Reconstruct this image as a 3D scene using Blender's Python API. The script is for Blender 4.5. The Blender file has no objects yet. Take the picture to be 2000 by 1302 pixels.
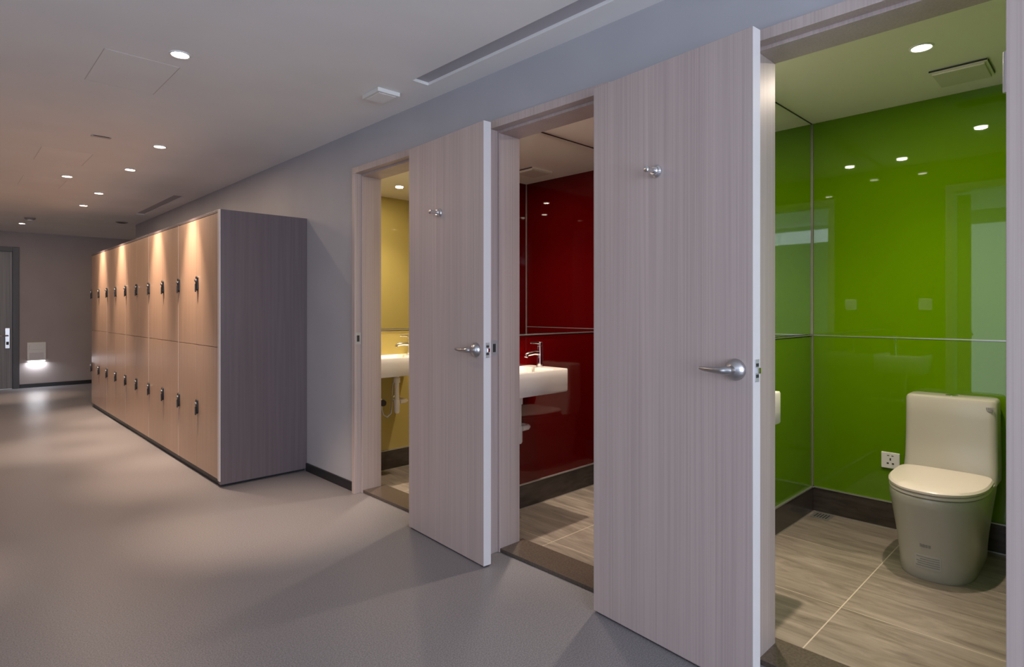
import bpy, bmesh, math
from mathutils import Vector, Matrix
PI = math.pi
sc = bpy.context.scene
COL = sc.collection

# ------------------------------------------------------------------ camera
cam_d = bpy.data.cameras.new('camera')
cam = bpy.data.objects.new('camera', cam_d); COL.objects.link(cam)
cam.location = (0, 0, 1.18)
cam.rotation_euler = (PI / 2, 0, -math.radians(44.203))
cam_d.sensor_width = 36; cam_d.lens = 36 * 1152.9 / 2000
cam_d.shift_y = -47.6 / 2000
cam_d.clip_start = 0.02
sc.camera = cam
# ------------------------------------------------------------------ colour management, world
sc.view_settings.view_transform = 'Standard'
sc.view_settings.look = 'None'
sc.view_settings.gamma = 1
sc.view_settings.use_curve_mapping = False
sc.view_settings.exposure = 0.0
w = bpy.data.worlds.new('world'); sc.world = w; w.use_nodes = True
w.node_tree.nodes['Background'].inputs[0].default_value = (0.72, 0.82, 1.0, 1)
w.node_tree.nodes['Background'].inputs[1].default_value = 0.5
# ------------------------------------------------------------------ light levels
DAY = 17.0            # daylight through the tall window in the left wall
DAY_BACK = 150.0       # daylight through the window in the wall behind the viewer
DAY_COL = (0.75, 0.84, 1.0)
SPOT = 150.0           # corridor downlights
ROOM = 60.0           # cubicle downlights
WARM = (1.0, 0.74, 0.55)
ROOMC = (1.0, 0.84, 0.68)

def area(name, loc, rot, sx, sy, power, color):
    d = bpy.data.lights.new(name, 'AREA'); d.shape = 'RECTANGLE'; d.size = sx; d.size_y = sy
    d.energy = power; d.color = color
    o = bpy.data.objects.new(name, d); COL.objects.link(o); o.location = loc; o.rotation_euler = rot
    return o
# tall window in the left wall of the corridor (faces +X)
area('daylight', (-1.44, 0.875, 1.17), (0, -PI / 2, 0), 2.10, 1.15, DAY, DAY_COL)
area('daylight', (-1.44, -1.0, 2.19), (0, -PI / 2, 0), .22, 2.3, DAY * .45, DAY_COL)
# window behind the viewer (faces +Y)
area('daylight', (0.25, -2.56, 1.25), (PI / 2, 0, 0), 2.8, 1.9, DAY_BACK, DAY_COL)

# ------------------------------------------------------------------ layout
W = 1.934; WIN = 2.08          # corridor face / cubicle face of the door wall
CZ = 2.327; CZR = 2.266        # ceilings
XB = 3.68                      # back wall of the cubicles
FY = 11.416; WEND = 9.352
ROOMS = [  # name, near face, far face, opening y0, y1, door leaf (hinge, free), tile seam y, x, basin end x
    dict(n='green', y0=0.05, y1=1.256, o0=.185, o1=.847, sy=.767, sx=2.563, bx=2.462),
    dict(n='red', y0=1.33, y1=2.468, o0=1.445, o1=2.108, sy=2.003, sx=2.235, bx=2.556),
    dict(n='yellow', y0=2.54, y1=3.753, o0=2.735, o1=3.398, sy=3.23, sx=2.42, bx=2.53),
]

# ------------------------------------------------------------------ materials
def mat(name, color, rough=.5, metal=0., spec=.5, coat=0., **kw):
    m = bpy.data.materials.new(name); m.use_nodes = True
    b = m.node_tree.nodes['Principled BSDF']
    b.inputs['Base Color'].default_value = (*color, 1)
    b.inputs['Roughness'].default_value = rough
    b.inputs['Metallic'].default_value = metal
    b.inputs['Specular IOR Level'].default_value = spec
    b.inputs['Coat Weight'].default_value = coat
    b.inputs['Coat Roughness'].default_value = .05
    return m
def nodes(m): return m.node_tree.nodes, m.node_tree.links, m.node_tree.nodes['Principled BSDF']
def noise_color(m, scale, c1, c2, lo=.35, hi=.65, detail=4, bump=0., rough=None, distort=0., coord='Object'):
    N, L, b = nodes(m)
    tc = N.new('ShaderNodeTexCoord'); mp = N.new('ShaderNodeMapping'); mp.inputs['Scale'].default_value = scale
    nz = N.new('ShaderNodeTexNoise'); nz.inputs['Scale'].default_value = 1; nz.inputs['Detail'].default_value = detail
    nz.inputs['Distortion'].default_value = distort
    cr = N.new('ShaderNodeValToRGB')
    cr.color_ramp.elements[0].position = lo; cr.color_ramp.elements[0].color = (*c1, 1)
    cr.color_ramp.elements[1].position = hi; cr.color_ramp.elements[1].color = (*c2, 1)
    L.new(tc.outputs[coord], mp.inputs[0]); L.new(mp.outputs[0], nz.inputs['Vector'])
    L.new(nz.outputs['Fac'], cr.inputs[0]); L.new(cr.outputs[0], b.inputs['Base Color'])
    if bump:
        bp = N.new('ShaderNodeBump'); bp.inputs['Strength'].default_value = bump; bp.inputs['Distance'].default_value = .002
        L.new(nz.outputs['Fac'], bp.inputs['Height']); L.new(bp.outputs[0], b.inputs['Normal'])
    return cr, nz, mp
def emis(name, color, strength):
    m = mat(name, (0.9, .9, .9), .4); b = nodes(m)[2]
    b.inputs['Emission Color'].default_value = (*color, 1); b.inputs['Emission Strength'].default_value = strength
    return m

M = {}
M['paint'] = mat('wall_paint', (.40, .40, .43), .55)
noise_color(M['paint'], (3, 3, 3), (.385, .385, .415), (.41, .41, .44), detail=2)
M['ceil'] = mat('ceiling_paint', (.74, .73, .72), .75)
noise_color(M['ceil'], (2, 2, 2), (.80, .79, .78), (.84, .83, .82), detail=2)
M['ceil_room'] = mat('cubicle_ceiling_paint', (.80, .76, .68), .4)
M['farwall'] = mat('warm_lit_wall_paint', (.36, .31, .30), .6)  # brown tint puts the warm light of the far end into the wall colour
noise_color(M['farwall'], (3, 3, 3), (.37, .32, .31), (.39, .34, .33), detail=2)
M['floor'] = mat('speckled_vinyl', (.3, .29, .29), .38, spec=.4)
noise_color(M['floor'], (210, 210, 210), (.135, .129, .138), (.245, .236, .246), .36, .64, detail=6)
def wood(name, dark, light, sy=70, rough=.42):
    m = mat(name, light, rough)
    N, L, b = nodes(m)
    cr, nz, mp = noise_color(m, (sy, sy, .9), dark, light, .33, .62, detail=3)
    # broad boards over fine lines
    tc = [n for n in N if n.type == 'TEX_COORD'][0]
    mp2 = N.new('ShaderNodeMapping'); mp2.inputs['Scale'].default_value = (13, 13, .35)
    n2 = N.new('ShaderNodeTexNoise'); n2.inputs['Scale'].default_value = 1; n2.inputs['Detail'].default_value = 1
    mx = N.new('ShaderNodeMix'); mx.data_type = 'RGBA'; mx.blend_type = 'OVERLAY'; mx.inputs[0].default_value = .12
    L.new(tc.outputs['Object'], mp2.inputs[0]); L.new(mp2.outputs[0], n2.inputs['Vector'])
    L.new(cr.outputs[0], mx.inputs[6]); L.new(n2.outputs['Fac'], mx.inputs[7])
    L.new(mx.outputs[2], b.inputs['Base Color'])
    return m
M['wood'] = wood('pale_oak_laminate', (.40, .325, .308), (.465, .387, .366), 150)
M['wood_edge'] = mat('pale_edge_banding', (.62, .59, .60), .4)
M['wood_dark'] = wood('grey_oak_laminate', (.17, .165, .17), (.27, .26, .265))
M['darkframe'] = mat('dark_door_frame', (.06, .055, .06), .4)
M['black'] = mat('black_skirting', (.012, .012, .014), .4)
M['chrome'] = mat('chrome', (.75, .75, .76), .12, 1)
M['matsteel'] = mat('brushed_plate_steel', (.55, .55, .56), .5, .6)
M['steel'] = mat('satin_steel', (.52, .52, .53), .28, 1)
M['silver'] = mat('silver_trim', (.50, .50, .48), .35, .8)
M['joint'] = mat('dark_corner_joint', (.22, .20, .19), .4)
M['mirror'] = mat('mirror_silvering', (.93, .94, .93), .0, 1)
M['white'] = mat('white_plastic', (.74, .73, .70), .3)
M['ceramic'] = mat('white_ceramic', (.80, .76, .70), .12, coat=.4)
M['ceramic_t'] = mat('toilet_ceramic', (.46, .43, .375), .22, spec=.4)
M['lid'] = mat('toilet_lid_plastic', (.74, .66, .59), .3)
M['grey_mark'] = mat('grey_print', (.27, .26, .25), .5)
M['slotgrey'] = mat('grey_slot_baffle', (.42, .41, .44), .6)
M['fan'] = mat('cream_plastic', (.58, .55, .47), .5)  # slightly darker cream than the cubicle ceiling
M['label'] = mat('silver_label', (.46, .44, .41), .35)
M['dark'] = mat('dark_gap', (.03, .03, .032), .6)
M['locker'] = mat('bronze_laminate', (.40, .26, .17), .32, spec=.45)
noise_color(M['locker'], (60, 60, 1.5), (.40, .27, .19), (.455, .31, .22), detail=3)
M['locker_side'] = mat('aubergine_side_panel', (.125, .105, .125), .33)
noise_color(M['locker_side'], (60, 60, 1.5), (.115, .092, .100), (.135, .108, .117), detail=3)
M['locker_edge'] = mat('light_locker_edge', (.66, .60, .58), .35)
M['granite'] = mat('dark_granite', (.06, .05, .045), .22)
noise_color(M['granite'], (120, 120, 120), (.075, .058, .047), (.10, .08, .064), detail=5)
M['skirt'] = mat('dark_tile_skirting', (.045, .036, .032), .2)
noise_color(M['skirt'], (9, 9, 40), (.035, .028, .026), (.058, .048, .042), detail=4)
GL = dict(green=(.10, .215, .0005), red=(.082, .0008, .0012), yellow=(.41, .325, .10))
for k, c in GL.items():
    M['glass_' + k] = mat(k + '_back_painted_glass', c, .02, spec=.5)
M['pane'] = bpy.data.materials.new('clear_pane'); M['pane'].use_nodes = True
def _pane():
    N = M['pane'].node_tree.nodes; L = M['pane'].node_tree.links
    N.remove(N['Principled BSDF']); out = N['Material Output']
    t = N.new('ShaderNodeBsdfTransparent'); g = N.new('ShaderNodeBsdfGlossy'); g.inputs['Roughness'].default_value = 0
    mx = N.new('ShaderNodeMixShader'); mx.inputs[0].default_value = .05
    L.new(t.outputs[0], mx.inputs[1]); L.new(g.outputs[0], mx.inputs[2]); L.new(mx.outputs[0], out.inputs[0])
_pane()
M['lens'] = emis('lamp_lens', (1, .88, .70), 22)
M['lens_day'] = emis('room_lamp_lens', (1, .93, .80), 30)
M['nightlens'] = emis('night_light_lens', (.93, .95, 1), 9)

def tile_mat(name, seam_x, seam_y, px=.6, py=.6):
    m = mat(name, (.2, .16, .12), .32)
    N, L, b = nodes(m)
    tc = N.new('ShaderNodeTexCoord'); sp = N.new('ShaderNodeSeparateXYZ'); L.new(tc.outputs['Object'], sp.inputs[0])
    mp = N.new('ShaderNodeMapping'); mp.inputs['Scale'].default_value = (17, 2.6, 5)
    nz = N.new('ShaderNodeTexNoise'); nz.inputs['Scale'].default_value = 1; nz.inputs['Detail'].default_value = 7; nz.inputs['Distortion'].default_value = 1.1
    nz.inputs['Roughness'].default_value = .65
    L.new(tc.outputs['Object'], mp.inputs[0]); L.new(mp.outputs[0], nz.inputs['Vector'])
    cr = N.new('ShaderNodeValToRGB')
    cr.color_ramp.elements[0].position = .30; cr.color_ramp.elements[0].color = (.13, .106, .085, 1)
    cr.color_ramp.elements[1].position = .68; cr.color_ramp.elements[1].color = (.31, .265, .22, 1)
    L.new(nz.outputs['Fac'], cr.inputs[0])
    def math_(op, a, v=None, v2=None):
        n = N.new('ShaderNodeMath'); n.operation = op
        if isinstance(a, (int, float)): n.inputs[0].default_value = a
        else: L.new(a, n.inputs[0])
        if v is not None:
            if isinstance(v, (int, float)): n.inputs[1].default_value = v
            else: L.new(v, n.inputs[1])
        return n.outputs[0]
    def line(out, seam, pitch, hw):
        a = math_('SUBTRACT', out, seam); a = math_('DIVIDE', a, pitch); a = math_('ADD', a, 100.5)
        a = math_('FRACT', a); a = math_('SUBTRACT', a, .5); a = math_('ABSOLUTE', a); a = math_('MULTIPLY', a, pitch)
        return math_('LESS_THAN', a, hw)
    g = math_('MAXIMUM', line(sp.outputs['X'], seam_x, px, .0014), line(sp.outputs['Y'], seam_y, py, .0022))
    mx = N.new('ShaderNodeMix'); mx.data_type = 'RGBA'
    L.new(g, mx.inputs[0]); L.new(cr.outputs[0], mx.inputs[6]); mx.inputs[7].default_value = (.50, .44, .35, 1)
    L.new(mx.outputs[2], b.inputs['Base Color'])
    bp = N.new('ShaderNodeBump'); bp.inputs['Strength'].default_value = .15; bp.inputs['Distance'].default_value = .002
    L.new(nz.outputs['Fac'], bp.inputs['Height']); L.new(bp.outputs[0], b.inputs['Normal'])
    return m

# ------------------------------------------------------------------ mesh helpers
class MB:
    def __init__(s): s.bm = bmesh.new()
    def box(s, x0, x1, y0, y1, z0, z1, bev=0.):
        bm = bmesh.new()
        r = bmesh.ops.create_cube(bm, size=1)
        for v in bm.verts:
            v.co = Vector((x0 + (v.co.x + .5) * (x1 - x0), y0 + (v.co.y + .5) * (y1 - y0), z0 + (v.co.z + .5) * (z1 - z0)))
        if bev:
            bmesh.ops.bevel(bm, geom=list(bm.edges), offset=bev, segments=2, profile=.5, affect='EDGES')
        s.join(bm); return s
    def join(s, bm, smooth=False, mtx=None):
        if mtx is not None: bmesh.ops.transform(bm, matrix=mtx, verts=bm.verts)
        me = bpy.data.meshes.new('tmp'); bm.to_mesh(me); bm.free()
        if smooth:
            for p in me.polygons: p.use_smooth = True
        s.bm.from_mesh(me); bpy.data.meshes.remove(me)
    def loft(s, rings, cap0=True, cap1=True, smooth=True, mtx=None):
        bm = bmesh.new(); vs = [[bm.verts.new(p) for p in r] for r in rings]
        n = len(rings[0])
        for a, b in zip(vs, vs[1:]):
            for i in range(n):
                bm.faces.new((a[i], a[(i + 1) % n], b[(i + 1) % n], b[i]))
        if cap0: bm.faces.new(list(reversed(vs[0])))
        if cap1: bm.faces.new(vs[-1])
        bmesh.ops.recalc_face_normals(bm, faces=bm.faces)
        s.join(bm, smooth, mtx); return s
    def lathe(s, prof, mtx=None, n=32, cap0=True, cap1=True):
        rings = [[(r * math.cos(2 * PI * i / n), r * math.sin(2 * PI * i / n), z) for i in range(n)] for r, z in prof]
        return s.loft(rings, cap0, cap1, True, mtx)
    def tube(s, pts, r, n=14, cap=True):
        pts = [Vector(p) for p in pts]
        rr = r if isinstance(r, (list, tuple)) else [r] * len(pts)
        rings = []; up = None
        for i, p in enumerate(pts):
            t = (pts[min(i + 1, len(pts) - 1)] - pts[max(i - 1, 0)]).normalized()
            if up is None:
                up = Vector((0, 0, 1)) if abs(t.z) < .9 else Vector((1, 0, 0))
            a = (up - t * up.dot(t)).normalized(); b = t.cross(a); up = a
            rings.append([p + (a * math.cos(2 * PI * k / n) + b * math.sin(2 * PI * k / n)) * rr[i] for k in range(n)])
        return s.loft(rings, cap, cap)
    def done(s, name, m, parent=None, auto=True):
        me = bpy.data.meshes.new(name); s.bm.to_mesh(me); s.bm.free()
        me.materials.append(m)
        if auto:
            sm = [p.use_smooth for p in me.polygons]
            me.set_sharp_from_angle(angle=math.radians(38))
            me.polygons.foreach_set('use_smooth', sm)
        o = bpy.data.objects.new(name, me); COL.objects.link(o)
        if parent is not None: o.parent = parent
        return o
def tag(o, label, cat=None, group=None, kind=None):
    if label: o['label'] = label
    if cat: o['category'] = cat
    if group: o['group'] = group
    if kind: o['kind'] = kind
    return o
def thing(name, label, cat, loc=(0, 0, 0), rz=0, group=None, kind=None):
    o = bpy.data.objects.new(name, None); COL.objects.link(o); o.location = loc; o.rotation_euler = (0, 0, rz)
    o.empty_display_size = .05
    return tag(o, label, cat, group, kind)
def struct(name, mb, m, label, cat):
    return tag(mb.done(name, m), label, cat, kind='structure')
def copy_tree(o, parent=None):
    c = o.copy(); COL.objects.link(c); c.parent = parent
    for ch in list(o.children): copy_tree(ch, c)
    return c
def arc(c, r, a0, a1, n, plane='xz'):
    out = []
    for i in range(n + 1):
        a = a0 + (a1 - a0) * i / n
        if plane == 'xz': out.append((c[0] + r * math.cos(a), c[1], c[2] + r * math.sin(a)))
        else: out.append((c[0], c[1] + r * math.cos(a), c[2] + r * math.sin(a)))
    return out
def rrect(x0, x1, y0, y1, z, r, k=6):
    pts = []
    for cx, cy, a in ((x1 - r, y1 - r, 0), (x0 + r, y1 - r, PI / 2), (x0 + r, y0 + r, PI), (x1 - r, y0 + r, 1.5 * PI)):
        for i in range(k + 1):
            t = a + PI / 2 * i / k
            pts.append((cx + r * math.cos(t), cy + r * math.sin(t), z))
    return pts
TX = Matrix.Rotation(-PI / 2, 4, 'Y')      # +z -> -x
TXp = Matrix.Rotation(PI / 2, 4, 'Y')      # +z -> +x

# ------------------------------------------------------------------ setting: corridor
XL = -1.3
struct('floor', MB().box(-1.5, 2.02, -3.2, FY + .1, -.08, 0).box(2.02, 4.2, WEND, FY + .1, -.08, 0), M['floor'],
       'speckled grey vinyl floor of the corridor', 'floor')
c = MB()
S0, S1 = 1.706, 1.802
c.box(-1.5, S0, -3.2, FY + .1, CZ, CZ + .13)
c.box(S1, WIN, -3.2, FY + .1, CZ, CZ + .13)
c.box(WIN, 4.2, WEND, FY + .1, CZ, CZ + .13)
for a, b in ((-3.2, -1.6), (2.475, 6.64), (8.285, FY + .1)): c.box(S0, S1, a, b, CZ, CZ + .13)
for a, b in ((-1.6, 2.475), (6.64, 8.285)): c.box(S0, S1, a, b, CZ + .12, CZ + .13)
struct('ceiling', c, M['ceil'], 'smooth grey-white painted corridor ceiling with slots along the door wall', 'ceiling')
# door wall
wl = MB(); zt = 2.082
ys = [-3.2]
for r in ROOMS: ys += [r['o0'] - .035, r['o1'] + .035]
ys += [WEND]
for i in range(0, len(ys), 2): wl.box(W, WIN - .008, ys[i], ys[i + 1], 0, CZ)
for r in ROOMS: wl.box(W, WIN - .008, r['o0'] - .035, r['o1'] + .035, zt - .002, CZ)
struct('wall_right', wl, M['paint'], 'bluish grey painted wall with the three open cubicle doors', 'wall')
struct('wall_return', MB().box(WIN - .008, 4.2, WEND - .1, WEND, 0, CZ), M['paint'], 'grey wall turning right past the end of the lockers', 'wall')
struct('wall_far_right', MB().box(4.1, 4.2, WEND, FY + .1, 0, CZ), M['farwall'], 'wall closing the side passage at the far end', 'wall')
fw = MB().box(-1.5, -.11, FY, FY + .12, 0, CZ).box(.871, 4.2, FY, FY + .12, 0, CZ).box(-.11, .871, FY, FY + .12, 2.10, CZ)
struct('wall_far', fw, M['farwall'], 'grey end wall of the corridor behind the lockers, tinted brown for the warm light', 'wall')
# left wall with tall window
lw = MB().box(XL - .15, XL, 1.45, FY, 0, CZ).box(XL - .15, XL, -2.6, .30, 0, 2.08).box(XL - .15, XL, -2.6, -2.15, 2.08, CZ).box(XL - .15, XL, .15, .30, 2.08, CZ)
lw.box(XL - .15, XL, .30, 1.45, 0, .12).box(XL - .15, XL, .30, 1.45, 2.22, CZ).box(XL - .15, XL, -2.15, .15, 2.30, CZ)
struct('wall_left', lw, M['paint'], 'grey painted wall on the window side of the corridor', 'wall')
wf = MB()
for y in (.30, .855, 1.41): wf.box(XL - .10, XL - .05, y, y + .04, .12, 2.22)
wf.box(XL - .10, XL - .05, .30, 1.45, .12, .16).box(XL - .10, XL - .05, .30, 1.45, 2.18, 2.22)
win = struct('window_1', wf, M['wood_edge'], 'tall pale framed daylight window in the left wall', 'window')
MB().box(XL - .078, XL - .072, .34, 1.41, .16, 2.18).done('pane', M['pane'], win)
wf = MB().box(XL - .10, XL - .05, -2.15, .15, 2.08, 2.10).box(XL - .10, XL - .05, -2.15, .15, 2.28, 2.30).box(XL - .10, XL - .05, -2.15, -2.12, 2.08, 2.30).box(XL - .10, XL - .05, .12, .15, 2.08, 2.30)
win = struct('window_3', wf, M['wood_edge'], 'narrow high window strip under the ceiling of the left wall', 'window')
MB().box(XL - .078, XL - .072, -2.12, .12, 2.10, 2.28).done('pane', M['pane'], win)
struct('wall_back', MB().box(-1.45, -1.15, -2.5, -2.4, 0, CZ).box(1.65, W, -2.5, -2.4, 0, CZ).box(-1.15, 1.65, -2.5, -2.4, 0, .3).box(-1.15, 1.65, -2.5, -2.4, 2.2, CZ), M['paint'], 'grey wall closing the corridor behind the viewer', 'wall')
wf = MB()
for x in (-1.15, -.22, .71, 1.61): wf.box(x, x + .04, -2.48, -2.43, .3, 2.2)
wf.box(-1.15, 1.65, -2.48, -2.43, .3, .34).box(-1.15, 1.65, -2.48, -2.43, 2.16, 2.2)
win = struct('window_2', wf, M['wood_edge'], 'wide pale framed daylight window behind the viewer', 'window')
MB().box(-1.11, 1.61, -2.457, -2.452, .34, 2.16).done('pane', M['pane'], win)
# skirtings
def skirt(name, x0, x1, y0, y1, label):
    struct(name, MB().box(x0, x1, y0, y1, 0, .058, .002), M['black'], label, 'skirting board')
skirt('baseboard_right', W - .012, W + .003, 3.433, 4.135, 'short black skirting between the yellow cubicle and the locker row')
skirt('baseboard_far', .871, 4.1, FY - .012, FY + .003, 'black skirting along the far end wall')
skirt('baseboard_left', XL - .003, XL + .012, 1.45, FY, 'black skirting along the left corridor wall')
skirt('baseboard_right_pier', W - .012, W + .003, 2.143, 2.70, 'black skirting on the pier behind the yellow cubicle door')
skirt('baseboard_right_near_pier', W - .012, W + .003, .882, 1.41, 'black skirting on the pier behind the red cubicle door')

# ------------------------------------------------------------------ cubicles
for k, r in enumerate(ROOMS):
    n = r['n']; y0, y1 = r['y0'], r['y1']; g = M['glass_' + n]
    struct('floor_' + n, MB().box(WIN - .06, XB, y0, y1, -.05, .0005), tile_mat('stone_tile_' + n, r['sx'], r['sy']),
           'streaky grey-brown stone tile floor of the %s cubicle' % n, 'floor')
    struct('ceiling_' + n, MB().box(WIN - .0, XB, y0, y1, CZR, CZR + .1), M['ceil_room'], 'cream ceiling of the %s cubicle' % n, 'ceiling')
    struct('wall_%s_back' % n, MB().box(XB, XB + .06, y0 - .04, y1 + .04, 0, CZR), g, 'glossy %s glass back wall of the %s cubicle' % (n, n), 'wall')
    struct('wall_%s_far' % n, MB().box(WIN, XB, y1, y1 + .03, 0, 1.020), g, 'glossy %s glass side wall behind the basin' % n, 'wall')
    struct('wall_%s_near' % n, MB().box(WIN, XB, y0 - .03, y0, 0, CZR), g, 'glossy %s glass side wall facing the basin' % n, 'wall')
    f = MB().box(WIN - .008, WIN, y0, r['o0'] - .035, 0, CZR).box(WIN - .008, WIN, r['o1'] + .035, y1, 0, CZR)
    f.box(WIN - .008, WIN, r['o0'] - .035, r['o1'] + .035, 2.08, CZR)
    struct('wall_%s_front' % n, f, g, 'glossy %s glass around the inside of the %s cubicle doorway' % (n, n), 'wall')
    # mirror over the basin
    m = thing('wall_mirror', 'large frameless mirror above the basin in the %s cubicle' % n, 'mirror', (WIN, y1, 1.034))
    MB().box(0, XB - WIN, -.001, .02, 0, CZR - 1.034 - .006).done('mirror_glass', M['mirror'], m)
    MB().box(0, XB - WIN, -.004, .02, -.010, -.003).done('bottom_trim', M['silver'], m)
    MB().box(0, XB - WIN, -.0025, .02, CZR - 1.034 - .006, CZR - 1.034).done('top_trim', M['dark'], m)
    # silver joints
    t = MB().box(XB - .0025, XB + .001, y0, y1, 1.024, 1.030)
    struct_t = t; t = MB()
    t.box(XB - .008, XB + .001, y1 - .007, y1 + .001, .14, CZR)
    t.box(XB - .008, XB + .001, y0 - .001, y0 + .007, .14, CZR)
    so = struct('trim_%d' % (k + 1), struct_t, M['silver'], 'thin joint strips on the %s glass back wall' % n, 'trim')
    t.done('corner_joint', M['joint'], so)
    b = MB().box(XB - .010, XB + .001, y0, y1, 0, .14).box(WIN, XB, y1 - .010, y1 + .001, 0, .14).box(WIN, XB, y0 - .001, y0 + .010, 0, .14)
    bo = struct('baseboard_' + n, b, M['skirt'], 'dark tile skirting round the foot of the %s glass walls' % n, 'skirting board')
    cp = MB().box(XB - .013, XB + .001, y0, y1, .14, .146).box(WIN, XB, y1 - .013, y1 + .001, .14, .146).box(WIN, XB, y0 - .001, y0 + .013, .14, .146)
    cp.box(XB - .013, XB, y0, y1, 0, .005).box(WIN, XB, y1 - .013, y1, 0, .005)
    cp.done('light_edge_strip', M['silver'], bo)
    # threshold
    struct('trim_%d' % (k + 4), MB().box(1.958, 2.128, r['o0'] - .002, r['o1'] + .002, 0, .018, .002), M['granite'],
           'dark polished stone threshold of the %s cubicle' % n, 'threshold')
    # door frame
    fr = MB(); o0, o1 = r['o0'], r['o1']
    for a, b_, ai, bi in ((o0 - .036, o0, o0 - .036, o0 + .012), (o1, o1 + .036, o1 - .012, o1 + .036)):
        fr.box(1.905, 1.952, a, b_, 0, 2.046, .0015)
        fr.box(1.952, 2.092, ai, bi, 0, 2.034, .0015)
    fr.box(1.905, 1.952, o0 - .036, o1 + .036, 2.046, 2.083, .0015)
    fr.box(1.952, 2.092, o0 - .036, o1 + .036, 2.034, 2.083, .0015)
    fo = struct('trim_%d' % (k + 7), fr, M['wood'], 'pale wood door frame of the %s cubicle' % n, 'door frame')
    # strike plate on the far jamb
    sp = MB().box(1.912, 1.948, o1 - .0015, o1 + .001, .955, 1.03).done('strike_plate', M['matsteel'], fo)
    MB().box(1.920, 1.938, o1 - .0025, o1, .972, 1.012).done('latch_hole', M['dark'], sp)

# partition cores
for y0, y1, nm in ((1.256, 1.33, 'between the green and red cubicles'), (2.468, 2.54, 'between the red and yellow cubicles'), (3.753, 3.90, 'beyond the yellow cubicle')):
    struct('wall_partition', MB().box(WIN - .008, XB + .06, y0 + .03 if y1 < 3.9 else y0 + .031, y1 - .03 if y1 < 3.9 else y1, 0, CZ), M['paint'], 'hidden partition ' + nm, 'wall')
struct('wall_partition', MB().box(WIN - .008, XB + .06, -.10, .02, 0, CZ), M['paint'], 'partition on the near side of the green cubicle', 'wall')

# ------------------------------------------------------------------ doors (leaves folded back against the wall)
def make_door(label, name):
    """local: hinge corner of the visible face at the origin, leaf runs along -y, visible face looks to -x"""
    t = thing(name, label, 'door', kind='structure')
    Wd, H0, H1, T = .655, .008, 2.040, .044
    MB().box(.0008, T, -Wd + .0008, 0, H0, H1, .001).done('leaf', M['wood'], t)
    MB().box(.001, T - .001, -Wd - .0006, -Wd + .001, H0, H1).done('edge_band', M['wood_edge'], t)
    y = -Wd + .056; z = .992
    hs = MB(); hs.lathe([(.034, 0), (.034, .004), (.031, .012), (.023, .020), (.013, .025), (.011, .045)], TX)
    hd = hs.done('door_handle', M['steel'], t); hd.location = (0, y, z)
    lv = MB(); lv.tube([(-.040, -.006, 0), (-.048, .004, 0), (-.052, .022, -.001), (-.053, .05, -.001), (-.051, .080, 0), (-.047, .098, .001)],
                       [.012, .013, .0115, .0095, .0075, .005]); lv.done('lever', M['steel'], hd)
    # edge latch
    lp = MB().box(.010, .034, -Wd - .003, -Wd, z - .035, z + .035, .0008).done('latch_plate', M['matsteel'], t)
    MB().box(.014, .030, -Wd - .0036, -Wd - .001, z + .012, z + .022).box(.014, .030, -Wd - .0036, -Wd - .001, z - .022, z - .012).done('plate_slot', M['dark'], lp)
    MB().box(.015, .029, -Wd - .012, -Wd, z - .009, z + .009, .002).done('latch_bolt', M['chrome'], lp)
    # coat hook
    hk = MB(); hk.lathe([(.022, 0), (.022, .006), (.018, .010), (.009, .014), (.008, .050), (.011, .052), (.011, .060), (.006, .063)], TX)
    h = hk.done('coat_hook', M['chrome'], t); h.location = (0, -.300, 1.662)
    MB().lathe([(.0165, .009), (.0165, .018), (.013, .022)], TX).done('hook_collar', M['chrome'], h)
    for zz in (.25, 1.76):
        hb = MB(); hb.lathe([(.0075, -.05), (.0075, .05)], Matrix.Translation((T + .006, .008, zz)))
        hb.box(T - .001, T + .003, -.03, .008, zz - .05, zz + .05)
        hb.box(T + .006, T + .010, .002, .016, zz - .045, zz + .045)
        hb.done('hinge', M['steel'], t)
    return t
leaves = [('door_1', (1.822, 2.672), (1.782, 2.030), 'wooden door folded open beside the yellow cubicle, a chrome lever on it'),
          ('door_2', (1.832, 1.428), (1.774, .772), 'large wooden door folded open between the red and green cubicles'),
          ('door_3', (1.826, .188), (1.77, -.465), 'door edge at the right border of the photo beside the green cubicle')]
proto = None
for nm, h, f, lab in leaves:
    if proto is None: proto = make_door(lab, nm); o = proto
    else: o = copy_tree(proto); o.name = nm; o['label'] = lab
    o.location = (h[0], h[1], 0)
    o.rotation_euler.z = -math.atan2(h[0] - f[0], h[1] - f[1])
# far door
d = thing('door_4', 'dark grey wood-grain door in a dark frame at the far left end', 'door', (-.11, FY, 0), kind='structure')
MB().box(0, .08, -.02, .10, 0, 2.10, .003).box(.90, .98, -.02, .10, 0, 2.10, .003).box(.0795, .9005, -.02, .10, 2.03, 2.10, .001).done('door_frame', M['darkframe'], d)
MB().box(.083, .897, .012, .055, .008, 2.028, .001).done('leaf', M['wood_dark'], d)
hp = MB().box(.817, .872, -.004, .013, .60, .90, .004).done('handle_plate', M['steel'], d)
MB().tube([(.845, -.004, .79), (.845, -.045, .79), (.82, -.055, .79), (.73, -.055, .79)], [.011, .011, .010, .007]).done('lever', M['chrome'], hp)
MB().box(.83, .86, -.008, .0, .655, .70, .002).done('card_slot', M['dark'], hp)
MB().box(.083, .897, .006, .058, 0.0, .008).done('bottom_seal', M['silver'], d)

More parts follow.
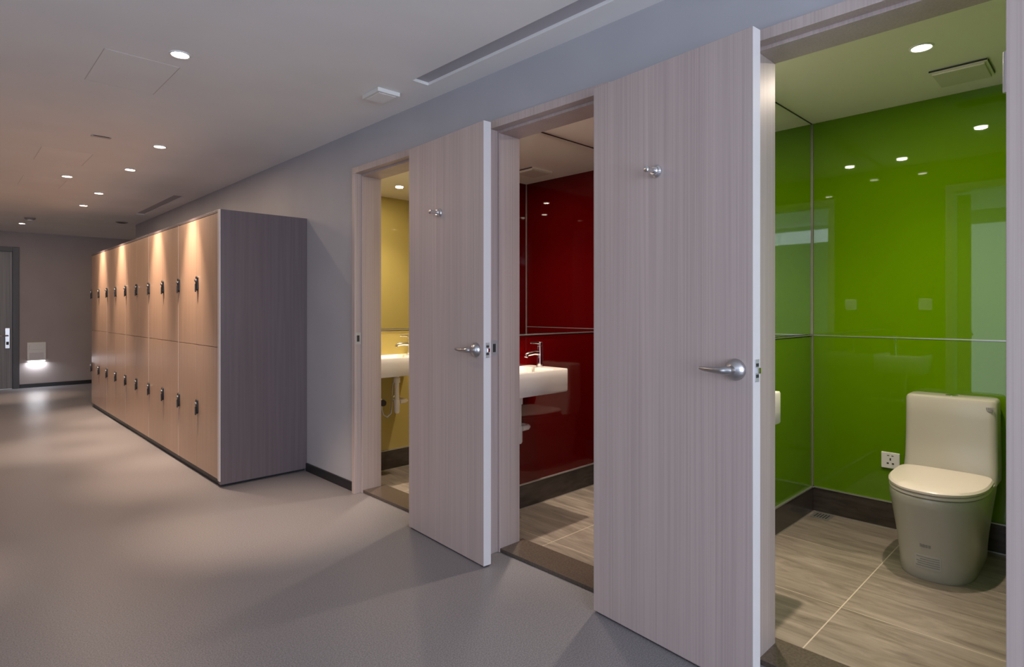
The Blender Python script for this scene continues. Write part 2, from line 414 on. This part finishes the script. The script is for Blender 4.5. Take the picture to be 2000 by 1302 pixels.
# ------------------------------------------------------------------ lockers
CW = .4495; LD = .60; LHt = 1.841; X0 = 1.334
def make_locker(label):
    t = thing('locker_cabinet', label, 'locker', group='bronze lockers in the long row')
    Lc = CW * 2
    MB().box(.022, LD - .001, .0015, Lc - .0015, .045, LHt - .018).done('carcass', M['locker_side'], t)
    MB().box(.018, LD - .004, .002, Lc - .002, 0, .045).done('plinth', M['black'], t)
    MB().box(0, LD - .001, .001, Lc - .001, LHt - .018, LHt, .001).done('top_panel', M['locker_side'], t)
    MB().box(.0, .022, 0.001, .0055, .048, LHt - .018).done('front_stile', M['locker_edge'], t)
    for c_ in range(2):
        for z0, z1, lz in ((.050, .9235, .483), (.9275, LHt - .021, 1.363)):
            y0 = c_ * CW + (.007 if c_ == 0 else .0015); y1 = (c_ + 1) * CW - .0015
            dr = MB().box(.0, .020, y0, y1, z0, z1, .0008).done('door', M['locker'], t)
            yl = y1 - .022
            lk = MB().loft([rrect(-.017, .017, -.052, .052, zz, .0165) if False else [(x_, y_, zz) for x_, y_, _ in rrect(-.052, .052, -.017, .017, 0, .0165)] for zz in (0, .008, .011)],
                           mtx=Matrix.Translation((0, yl, lz)) @ Matrix.Rotation(-PI / 2, 4, 'Y')).done('lock', M['black'], dr)
            MB().lathe([(.010, 0), (.010, .008), (.007, .010)], Matrix.Translation((-.011, yl, lz + .022)) @ TX, 16).done('cylinder', M['steel'], lk)
            MB().box(-.016, -.011, yl - .004, yl + .014, lz - .060, lz - .002, .001).done('key_tag', M['dark'], lk)
    return t
labs = ['bronze locker cabinet nearest the viewer, carrying the dark aubergine end panel', 'bronze locker cabinet second from the near end of the row',
        'bronze locker cabinet in the middle of the row', 'bronze locker cabinet second from the far end of the row', 'bronze locker cabinet at the far end, farthest from the viewer']
lp = make_locker(labs[0]); lp.location = (X0, 4.175, 0)
for i in range(1, 5):
    o = copy_tree(lp); o['label'] = labs[i]; o.location = (X0, 4.175 + i * 2 * CW, 0)
    if i % 2: pass
# end panel on the nearest cabinet only
MB().box(.004, LD - .001, -.038, .0, .018, LHt, .001).done('end_panel', M['locker_side'], lp)
MB().box(-.002, .004, -.038, -.001, .040, LHt, .001).done('panel_edge', M['locker_edge'], lp)

# ------------------------------------------------------------------ downlights
def make_downlight(name, lens, ring_r=.044):
    t = thing(name, '', 'ceiling light')
    MB().lathe([(ring_r, 0), (ring_r, -.003), (ring_r - .004, -.006), (.036, -.005), (.034, -.001)], cap0=False, cap1=False).done('trim_ring', M['white'], t)
    MB().lathe([(.034, 0), (.034, -.0015), (.028, -.003), (.001, -.0035)]).done('lens', lens, t)
    return t
def spot(t, power, color, deg, blend, tilt=(0, 0), r=.03):
    l = bpy.data.lights.new('lamp', 'SPOT'); l.energy = power; l.color = color
    l.spot_size = math.radians(deg); l.spot_blend = blend; l.shadow_soft_size = r
    o = bpy.data.objects.new('lamp', l); COL.objects.link(o); o.parent = t
    o.location = (0, 0, -.045); o.rotation_euler = (tilt[0], tilt[1], 0)
def spill(t, power, color):
    l = bpy.data.lights.new('lamp_spill', 'AREA'); l.shape = 'DISK'; l.size = .06; l.energy = power; l.color = color
    o = bpy.data.objects.new('lamp_spill', l); COL.objects.link(o); o.parent = t; o.location = (0, 0, -.012)
dl = make_downlight('downlight', M['lens'])
spots = [  # x, y, tilt (rx, ry), power factor, label
    (.782, 2.948, (math.radians(10), math.radians(-14)), 1.3, 'biggest, nearest recessed downlight at the upper left'),
    (1.122, 4.72, (0, math.radians(-7)), 1.25, 'small downlight above the lockers, nearest of that row of four'),
    (1.133, 5.67, (0, math.radians(-7)), 1.25, 'second downlight of the row above the lockers'),
    (1.141, 7.038, (0, math.radians(-7)), 1.25, 'third downlight of the row above the lockers'),
    (1.155, 7.991, (0, math.radians(-7)), 1.25, 'farthest downlight of the row above the lockers'),
    (.80, 6.333, (0, 0), 1.0, 'downlight left of the locker row, over mid corridor'),
    (.807, 10.235, (0, 0), .8, 'dim far downlight near the end wall by the smoke detector'),
    (-.42, 3.35, (math.radians(4), 0), .8, 'downlight over the left side of the corridor, just past the photo edge'),
    (-.42, 6.1, (0, 0), 1.0, 'second downlight over the left side of the corridor, past the photo edge'),
    (-.42, 8.9, (0, 0), 1.0, 'third downlight over the left side of the corridor, past the photo edge'),
    (2.6, 10.35, (0, 0), 1.0, 'downlight in the side passage hidden behind the lockers')]  # last entry: unseen lamp added for more warm light at the far end
for i, (x, y, tl, pf, lab) in enumerate(spots):
    o = dl if i == 0 else copy_tree(dl)
    o.location = (x, y, CZ); o['label'] = lab; o['group'] = 'recessed corridor downlights'
for i, o in enumerate([o for o in COL.objects if o.name.startswith('downlight')]):
    x, y = round(o.location.x, 3), round(o.location.y, 3)
    for s in spots:
        if abs(s[0] - x) < .002 and abs(s[1] - y) < .002: spot(o, SPOT * 1.35 * s[3], WARM, 46 if x > 1 and x < 2 else 40, 1., s[2]); spot(o, SPOT * (.22 if x > 1 and x < 2 else .12) * s[3], WARM, 95, 1., (0, 0)); spill(o, 3.5 * s[3], WARM)
rl = make_downlight('cubicle_downlight', M['lens_day'])
first = True
for r in ROOMS:
    for (x, dy, which) in ((2.925, .685, 'over the toilet'), (2.40, .17, 'over the basin')):
        o = rl if first else copy_tree(rl); first = False
        o.location = (x, r['y1'] - dy, CZR); o['label'] = 'bright recessed downlight %s in the %s cubicle' % (which, r['n'])
        o['group'] = 'recessed cubicle downlights'; r.setdefault('l', []).append(o)
for r in ROOMS:
    a, b = r['l']
    spot(a, ROOM, ROOMC, 118, 1.0, r=.02); spill(a, 6.5, ROOMC)
    spot(b, ROOM * 2.2, ROOMC, 50, 1.0, r=.02); spot(b, ROOM * .35, ROOMC, 125, 1.0, r=.02); spill(b, 2.5, ROOMC)

# ------------------------------------------------------------------ ceiling fittings
t = thing('exit_speaker_box', 'flat white square box on the ceiling beside the slot end', 'ceiling box', (1.695, 2.745, CZ), math.radians(-2))
t.name = 'ceiling_sensor_box'
MB().box(-.066, .066, -.085, .085, -.022, 0, .003).done('housing', M['white'], t)
MB().box(-.050, .050, -.068, .068, -.0235, -.021, .001).done('cover_plate', M['ceil'], t)
t = thing('smoke_detector', 'small round smoke detector on the ceiling near the far end', 'smoke detector', (.831, 9.55, CZ))
MB().lathe([(.055, 0), (.055, -.012), (.045, -.022), (.0, -.022)] if False else [(.055, 0), (.055, -.012), (.045, -.022), (.002, -.024)]).done('base', M['grey_mark'], t)
MB().lathe([(.030, -.022), (.028, -.036), (.002, -.038)]).done('chamber', M['white'], t)
t = thing('ceiling_slot_cover', 'slim grey slot fitting on the ceiling left of the corridor downlights', 'ceiling fitting', (.778, 4.72, CZ))
MB().box(-.056, .056, -.016, .016, -.006, 0, .002).done('cover', M['label'], t)
MB().box(-.045, .045, -.018, -.014, -.005, -.001).done('slit', M['dark'], t)
t = thing('round_ceiling_grille', 'dark round grille in the ceiling above the far lockers', 'ceiling grille', (1.74, 9.18, CZ))
MB().lathe([(.07, 0), (.07, -.006), (.06, -.010), (.002, -.010)]).done('rim', M['grey_mark'], t)
MB().lathe([(.050, -.009), (.045, -.012), (.002, -.013)]).done('mesh', M['dark'], t)
for y0, y1, lab in ((3.11, 3.60, 'flush square access panel in the ceiling by the nearest downlight'), (5.30, 5.80, 'flush access panel in the ceiling at the left edge of the photo'),
                    (6.55, 7.05, 'faint flush access panel far along the left of the ceiling')):
    t = thing('access_panel', lab, 'access panel', (.675, (y0 + y1) / 2, CZ), group='flush ceiling access panels')
    h = (y1 - y0) / 2
    fr = MB()
    for s_ in (-1, 1): fr.box(s_ * .150 - .0012, s_ * .150 + .0012, -h, h, -.0008, .001)
    fr.box(-.15, .15, -h - .0002, -h + .0002, -.0004, .001).box(-.15, .15, h - .0002, h + .0002, -.0004, .001)
    fr.done('shadow_gap', M['label'], t)
    MB().box(-.147, .147, -h + .002, h - .002, -.0006, .001).done('panel', M['ceil'], t)
# slot lining strips (diffuser lips)
for y0, y1, lab in ((-1.6, 2.475, 'long recessed ceiling slot above the cubicle doors'), (6.64, 8.285, 'shorter recessed ceiling slot above the lockers')):
    t = thing('linear_air_slot', lab, 'air slot', (S0, y0, CZ), group='recessed linear slots in the ceiling')
    L_ = y1 - y0
    MB().box(0, S1 - S0, L_ - .006, L_, -.001, .016).done('end_lip', M['white'], t)
    MB().box(.001, S1 - S0 - .001, 0, L_ - .006, .014, .020).done('baffle', M['slotgrey'], t)
# extract fans in the cubicles
def make_fan():
    t = thing('extract_fan', '', 'extract fan')
    MB().box(-.115, .115, -.105, .105, -.012, 0, .002).done('frame', M['ceil_room'], t)
    MB().box(-.105, .105, -.095, .095, -.022, -.011, .003).done('cover', M['fan'], t)
    MB().box(-.118, -.115, -.105, .105, -.010, -.003).box(-.10, .10, -.108, -.105, -.008, -.003).done('slot', M['dark'], t)
    return t
fan = None
for r in ROOMS[:2]:
    o = make_fan() if fan is None else copy_tree(fan)
    if fan is None: fan = o
    o.location = (3.36, r['y1'] - .755, CZR); o['label'] = 'square ceiling extract fan in the %s cubicle' % r['n']; o['group'] = 'cubicle extract fans'

# ------------------------------------------------------------------ basins
def make_basin(r):
    x1 = r['bx']; y1 = r['y1']; n = r['n']
    L_ = .435; D = .298; z0, z1 = .716, .845
    t = thing('wash_basin', 'small white rectangular wall basin in the %s cubicle' % n, 'wash basin', (x1 - L_, y1 - D, 0), group='white cubicle wash basins')
    R = lambda a, b, z, rad: rrect(a, L_ - a, a, D, z, rad) if b is None else rrect(a, L_ - b, a, D - a, z, rad)
    rings = [rrect(.004, L_ - .004, .004, D, z0, .010), rrect(0, L_, 0, D, z0 + .006, .012), rrect(0, L_, 0, D, z1 - .006, .012),
             rrect(.003, L_ - .003, .003, D, z1, .010), rrect(.016, L_ - .092, .016, D - .030, z1, .028), rrect(.020, L_ - .096, .020, D - .034, z1 - .006, .028),
             rrect(.035, L_ - .11, .035, D - .05, z1 - .085, .04), rrect(.07, L_ - .14, .08, D - .09, z1 - .098, .03)]
    MB().loft(rings).done('bowl', M['ceramic'], t)
    MB().lathe([(.022, z1 - .099), (.022, z1 - .095), (.014, z1 - .094), (.002, z1 - .096)], Matrix.Translation((.16, .14, 0)), 20).done('drain', M['chrome'], t)
    # tap
    f = thing('basin_tap', 'chrome mixer tap on the %s cubicle basin' % n, 'tap', (x1 - .046, y1 - .120, z1), group='chrome basin taps')
    MB().lathe([(.023, 0), (.023, .005), (.0185, .008), (.0185, .118), (.016, .122), (.0165, .126), (.0165, .142), (.013, .145)], n=24).done('body', M['chrome'], f)
    MB().tube([(-.012, 0, .080), (-.05, 0, .083), (-.100, 0, .078), (-.112, 0, .073), (-.116, 0, .062)], [.0125, .012, .0115, .0115, .011]).done('spout', M['chrome'], f)
    MB().tube([(.0, 0, .137), (-.04, 0, .141), (-.085, 0, .142)], [.009, .0065, .005]).done('lever', M['chrome'], f)
    # waste trap
    px = dict(green=2.26, red=2.305, yellow=2.355)[n]; py = y1 - .150; wall = y1
    p = thing('waste_trap', 'pale waste pipe and trap hanging under the %s cubicle basin' % n, 'waste pipe', (px, py, 0), group='waste traps under the basins')
    MB().tube([(0, 0, .716), (0, 0, .62), (0, 0, .52)], .017).lathe([(.024, .655), (.024, .69)], n=20).done('tailpiece', M['ceramic'], p)
    MB().lathe([(.002, .435), (.017, .437), (.022, .448), (.022, .525), (.021, .535), (.017, .536)], n=24).done('trap_bottle', M['ceramic'], p)
    MB().tube([(.026, 0, .515), (.07, 0, .516), (.085, .01, .516), (.088, .03, .516), (.088, .149, .516)], .015).done('outlet_pipe', M['ceramic'], p)
    MB().lathe([(.034, .149), (.034, .141), (.018, .137)], Matrix.Translation((.088, 0, .516)) @ Matrix.Rotation(-PI / 2, 4, 'X'), 24).done('wall_flange', M['chrome'], p)
    # angle valve and hoses
    for dx, zz in ((-.045, .50),):
        v = thing('angle_valve', 'round dark angle valve on the wall under the %s cubicle basin' % n, 'valve', (px + dx, y1, zz), group='angle valves under the basins')
        MB().lathe([(.030, 0), (.030, .006), (.012, .010), (.010, .035)], Matrix.Rotation(PI / 2, 4, 'X'), 24).done('flange', M['chrome'], v)
        MB().lathe([(.022, .032), (.024, .036), (.022, .050), (.010, .052)], Matrix.Rotation(PI / 2, 4, 'X'), 12).done('knob', M['dark'], v)
        MB().tube([(0, -.02, .0), (0, -.022, -.05), (.01, -.03, -.09), (.035, -.04, -.105), (.06, -.05, -.08), (.066, -.055, 0), (.065, -.06, .12), (.085, -.07, .215)], .0055).done('hose', M['steel'], v)
for r in ROOMS: make_basin(r)

# ------------------------------------------------------------------ toilets
def dring(xf, xb, hw, z, nf=2.3, nb=4.5, cx=None, N=40):
    cx = -.36 if cx is None else cx
    pts = []
    for i in range(N):
        a = 2 * PI * i / N
        c_, s_ = math.cos(a), math.sin(a)
        if c_ >= 0: ax, n = cx - xf, nf; sx = -1
        else: ax, n = xb - cx, nb; sx = 1
        x = cx + sx * ax * abs(c_) ** (2 / n); y = hw * math.copysign(abs(s_) ** (2 / n), s_)
        pts.append((x, y, z))
    return pts
def make_toilet():
    t = thing('toilet', '', 'toilet')
    P = [(0, -.588, .140), (.012, -.594, .143), (.06, -.598, .145), (.13, -.606, .151), (.20, -.622, .160), (.27, -.642, .169), (.33, -.660, .178), (.360, -.668, .181), (.372, -.664, .178)]
    rings = [dring(xf, -.004, hw, z, 2.5, 6) for z, xf, hw in P]
    rings.append(dring(-.655, -.006, .170, .375, 2.5, 6))
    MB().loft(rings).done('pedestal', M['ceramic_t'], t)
    # seat shoulder + tank
    def tk(x0, x1, hw, z, r=.03): return rrect(x0, x1, -hw, hw, z, r)
    rings = [tk(-.20, 0, .183, .365), tk(-.19, 0, .184, .40), tk(-.172, 0, .184, .44), tk(-.165, 0, .1825, .55), tk(-.163, 0, .181, .66), tk(-.162, 0, .180, .738, .03),
             tk(-.158, -.004, .176, .748, .03), tk(-.145, -.012, .170, .753, .03)]
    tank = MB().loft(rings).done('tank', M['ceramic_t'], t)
    MB().lathe([(.026, .752), (.026, .757), (.022, .759), (.002, .7595)], Matrix.Translation((-.085, 0, 0)), 24).done('flush_button', M['chrome'], t)
    lg = MB()
    for i in range(5): lg.box(-.1655, -.1615, -.172 + i * .0065, -.1675 + i * .0065, .712, .722)
    lg.box(-.1652, -.1615, -.166, -.146, .704, .708)
    lg.done('logo_print', M['grey_mark'], tank)
    st = [dring(-.664, -.215, .181, .376, 2.35, 5), dring(-.668, -.213, .184, .379, 2.35, 5), dring(-.668, -.213, .184, .388, 2.35, 5), dring(-.662, -.216, .180, .391, 2.35, 5)]
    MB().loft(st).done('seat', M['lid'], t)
    ld = [dring(-.668, -.205, .182, .3935, 2.35, 5), dring(-.673, -.203, .186, .397, 2.35, 5), dring(-.673, -.203, .186, .405, 2.35, 5), dring(-.664, -.208, .179, .413, 2.35, 5),
          dring(-.60, -.24, .14, .418, 2.35, 5), dring(-.50, -.30, .06, .420, 2.3, 3)]
    MB().loft(ld).done('lid', M['lid'], t)
    for s_ in (-1, 1):
        MB().lathe([(.011, -.03), (.011, .03)], Matrix.Translation((-.200, s_ * .075, .395)) @ Matrix.Rotation(PI / 2, 4, 'X'), 16).done('lid_hinge', M['lid'], t)
    # stickers follow the front of the pedestal
    def fx(y, z):
        for (z0, x0, h0), (z1, x1, h1) in zip(P, P[1:]):
            if z0 <= z <= z1:
                k = (z - z0) / (z1 - z0); xf = x0 + (x1 - x0) * k; hw = h0 + (h1 - h0) * k
                return -.36 - (-.36 - xf) * max(0, 1 - (abs(y) / hw) ** 2.5) ** (1 / 2.5)
    def patch(y0, y1, z0, z1, off, name, m, par, nn=10):
        bm = bmesh.new(); g = []
        for j in range(5):
            z = z0 + (z1 - z0) * j / 4
            g.append([[bm.verts.new((fx(y0 + (y1 - y0) * i / nn, z) - o, y0 + (y1 - y0) * i / nn, z)) for i in range(nn + 1)] for o in (off, off - .0012)])
        for j in range(4):
            for i in range(nn):
                bm.faces.new((g[j][0][i], g[j][0][i + 1], g[j + 1][0][i + 1], g[j + 1][0][i]))
        for e in (0, nn):
            for j in range(4): bm.faces.new((g[j][0][e], g[j + 1][0][e], g[j + 1][1][e], g[j][1][e]))
        for j in (0, 4):
            for i in range(nn): bm.faces.new((g[j][0][i], g[j][0][i + 1], g[j][1][i + 1], g[j][1][i]))
        bmesh.ops.recalc_face_normals(bm, faces=bm.faces)
        mb = MB(); mb.join(bm); return mb.done(name, m, par)
    s1 = patch(-.045, .052, .056, .116, .0014, 'water_label', M['label'], t)
    for q, (a, b) in enumerate(((-.040, .047), (-.040, .040), (-.040, .045), (-.040, .030), (-.040, .044))):
        patch(a, b, .064 + q * .010, .068 + q * .010, .0022, 'printed_line', M['grey_mark'], s1)
    for i in range(4): patch(-.010 + i * .0105, -.002 + i * .0105, .150, .164, .0012, 'logo_mark', M['grey_mark'], t, 3)
    return t
tlt = make_toilet(); tlt.location = (3.668, .574, 0)
tlt['label'] = 'white one-piece toilet with closed lid against the green back wall'; tlt['group'] = 'cubicle toilets'
o = copy_tree(tlt); o.location = (3.668, 1.783, 0); o['label'] = 'white toilet seen only as a reflection in the red glass'

# socket, valve, drain, switch
t = thing('wall_socket', 'white three-pin wall socket on green glass beside the toilet', 'socket', (XB, .857, .366))
pl = MB().box(-.009, 0, -.043, .043, -.043, .043, .003).done('face_plate', M['white'], t)
MB().box(-.0100, -.0085, -.003, .003, .000, .013).box(-.0100, -.0085, -.017, -.007, -.019, -.012).box(-.0100, -.0085, .007, .017, -.019, -.012).box(-.0100, -.0085, -.015, -.005, .024, .028).box(-.0100, -.0085, .005, .015, .024, .028).done('pin_holes', M['dark'], pl)
t = thing('stop_valve', 'small white stop valve on green glass, right of the toilet', 'valve', (XB, .322, .36))
MB().lathe([(.024, 0), (.024, .005), (.010, .008), (.010, .055)], TX, 20).done('body', M['chrome'], t)
MB().lathe([(.012, .050), (.016, .054), (.016, .070), (.008, .076)], TX, 12).done('knob', M['white'], t)
MB().tube([(-.035, 0, 0), (-.035, .0, .04), (-.04, .006, .09), (-.05, .02, .12), (-.06, .048, .13)], .005).done('hose', M['steel'], t)
t = thing('floor_drain', 'small pale square floor drain in the far green corner', 'drain', (3.607, 1.18, .0005))
MB().box(-.05, .05, -.05, .05, 0, .003, .001).done('plate', M['silver'], t)
gr = MB()
for i in range(5): gr.box(-.036, .036, -.034 + i * .015, -.028 + i * .015, .0028, .0036)
gr.done('grate_slots', M['dark'], t)
for r in ROOMS[:1]:
    t = thing('light_switch', 'white light switch plate reflected in the green back wall', 'switch', (WIN, 1.005, 1.215))
    MB().box(0, .008, -.043, .043, -.043, .043, .003).done('plate', M['white'], t)
    MB().box(.007, .011, -.014, .014, -.02, .02, .001).done('rocker', M['white'], t)

# ------------------------------------------------------------------ night lights on the far wall
def make_night():
    t = thing('night_light', '', 'night light')
    MB().box(-.112, .112, -.032, 0, .0, .275, .004).done('housing', M['white'], t)
    MB().box(-.085, .085, -.036, -.031, .165, .235, .002).done('cover_plate', M['white'], t)
    MB().box(-.100, .100, -.030, -.004, -.010, .001).done('lens', M['nightlens'], t)
    MB().box(-.085, .085, -.0345, -.031, .02, .12, .001).done('lower_panel', M['wood_edge'], t)
    return t
nl = make_night()
for i, (x, lab) in enumerate(((1.068, 'lit white night light low on the far wall beside the grey door'), (-.80, 'second night light on the far wall, seen only in reflections'))):
    o = nl if i == 0 else copy_tree(nl)
    o.location = (x, FY, .405); o['label'] = lab; o['group'] = 'night lights on the far wall'
    area('night_glow', (x, FY - .035, .388), (math.radians(-12), 0, 0), .2, .03, 2.0, (.88, .92, 1.0))
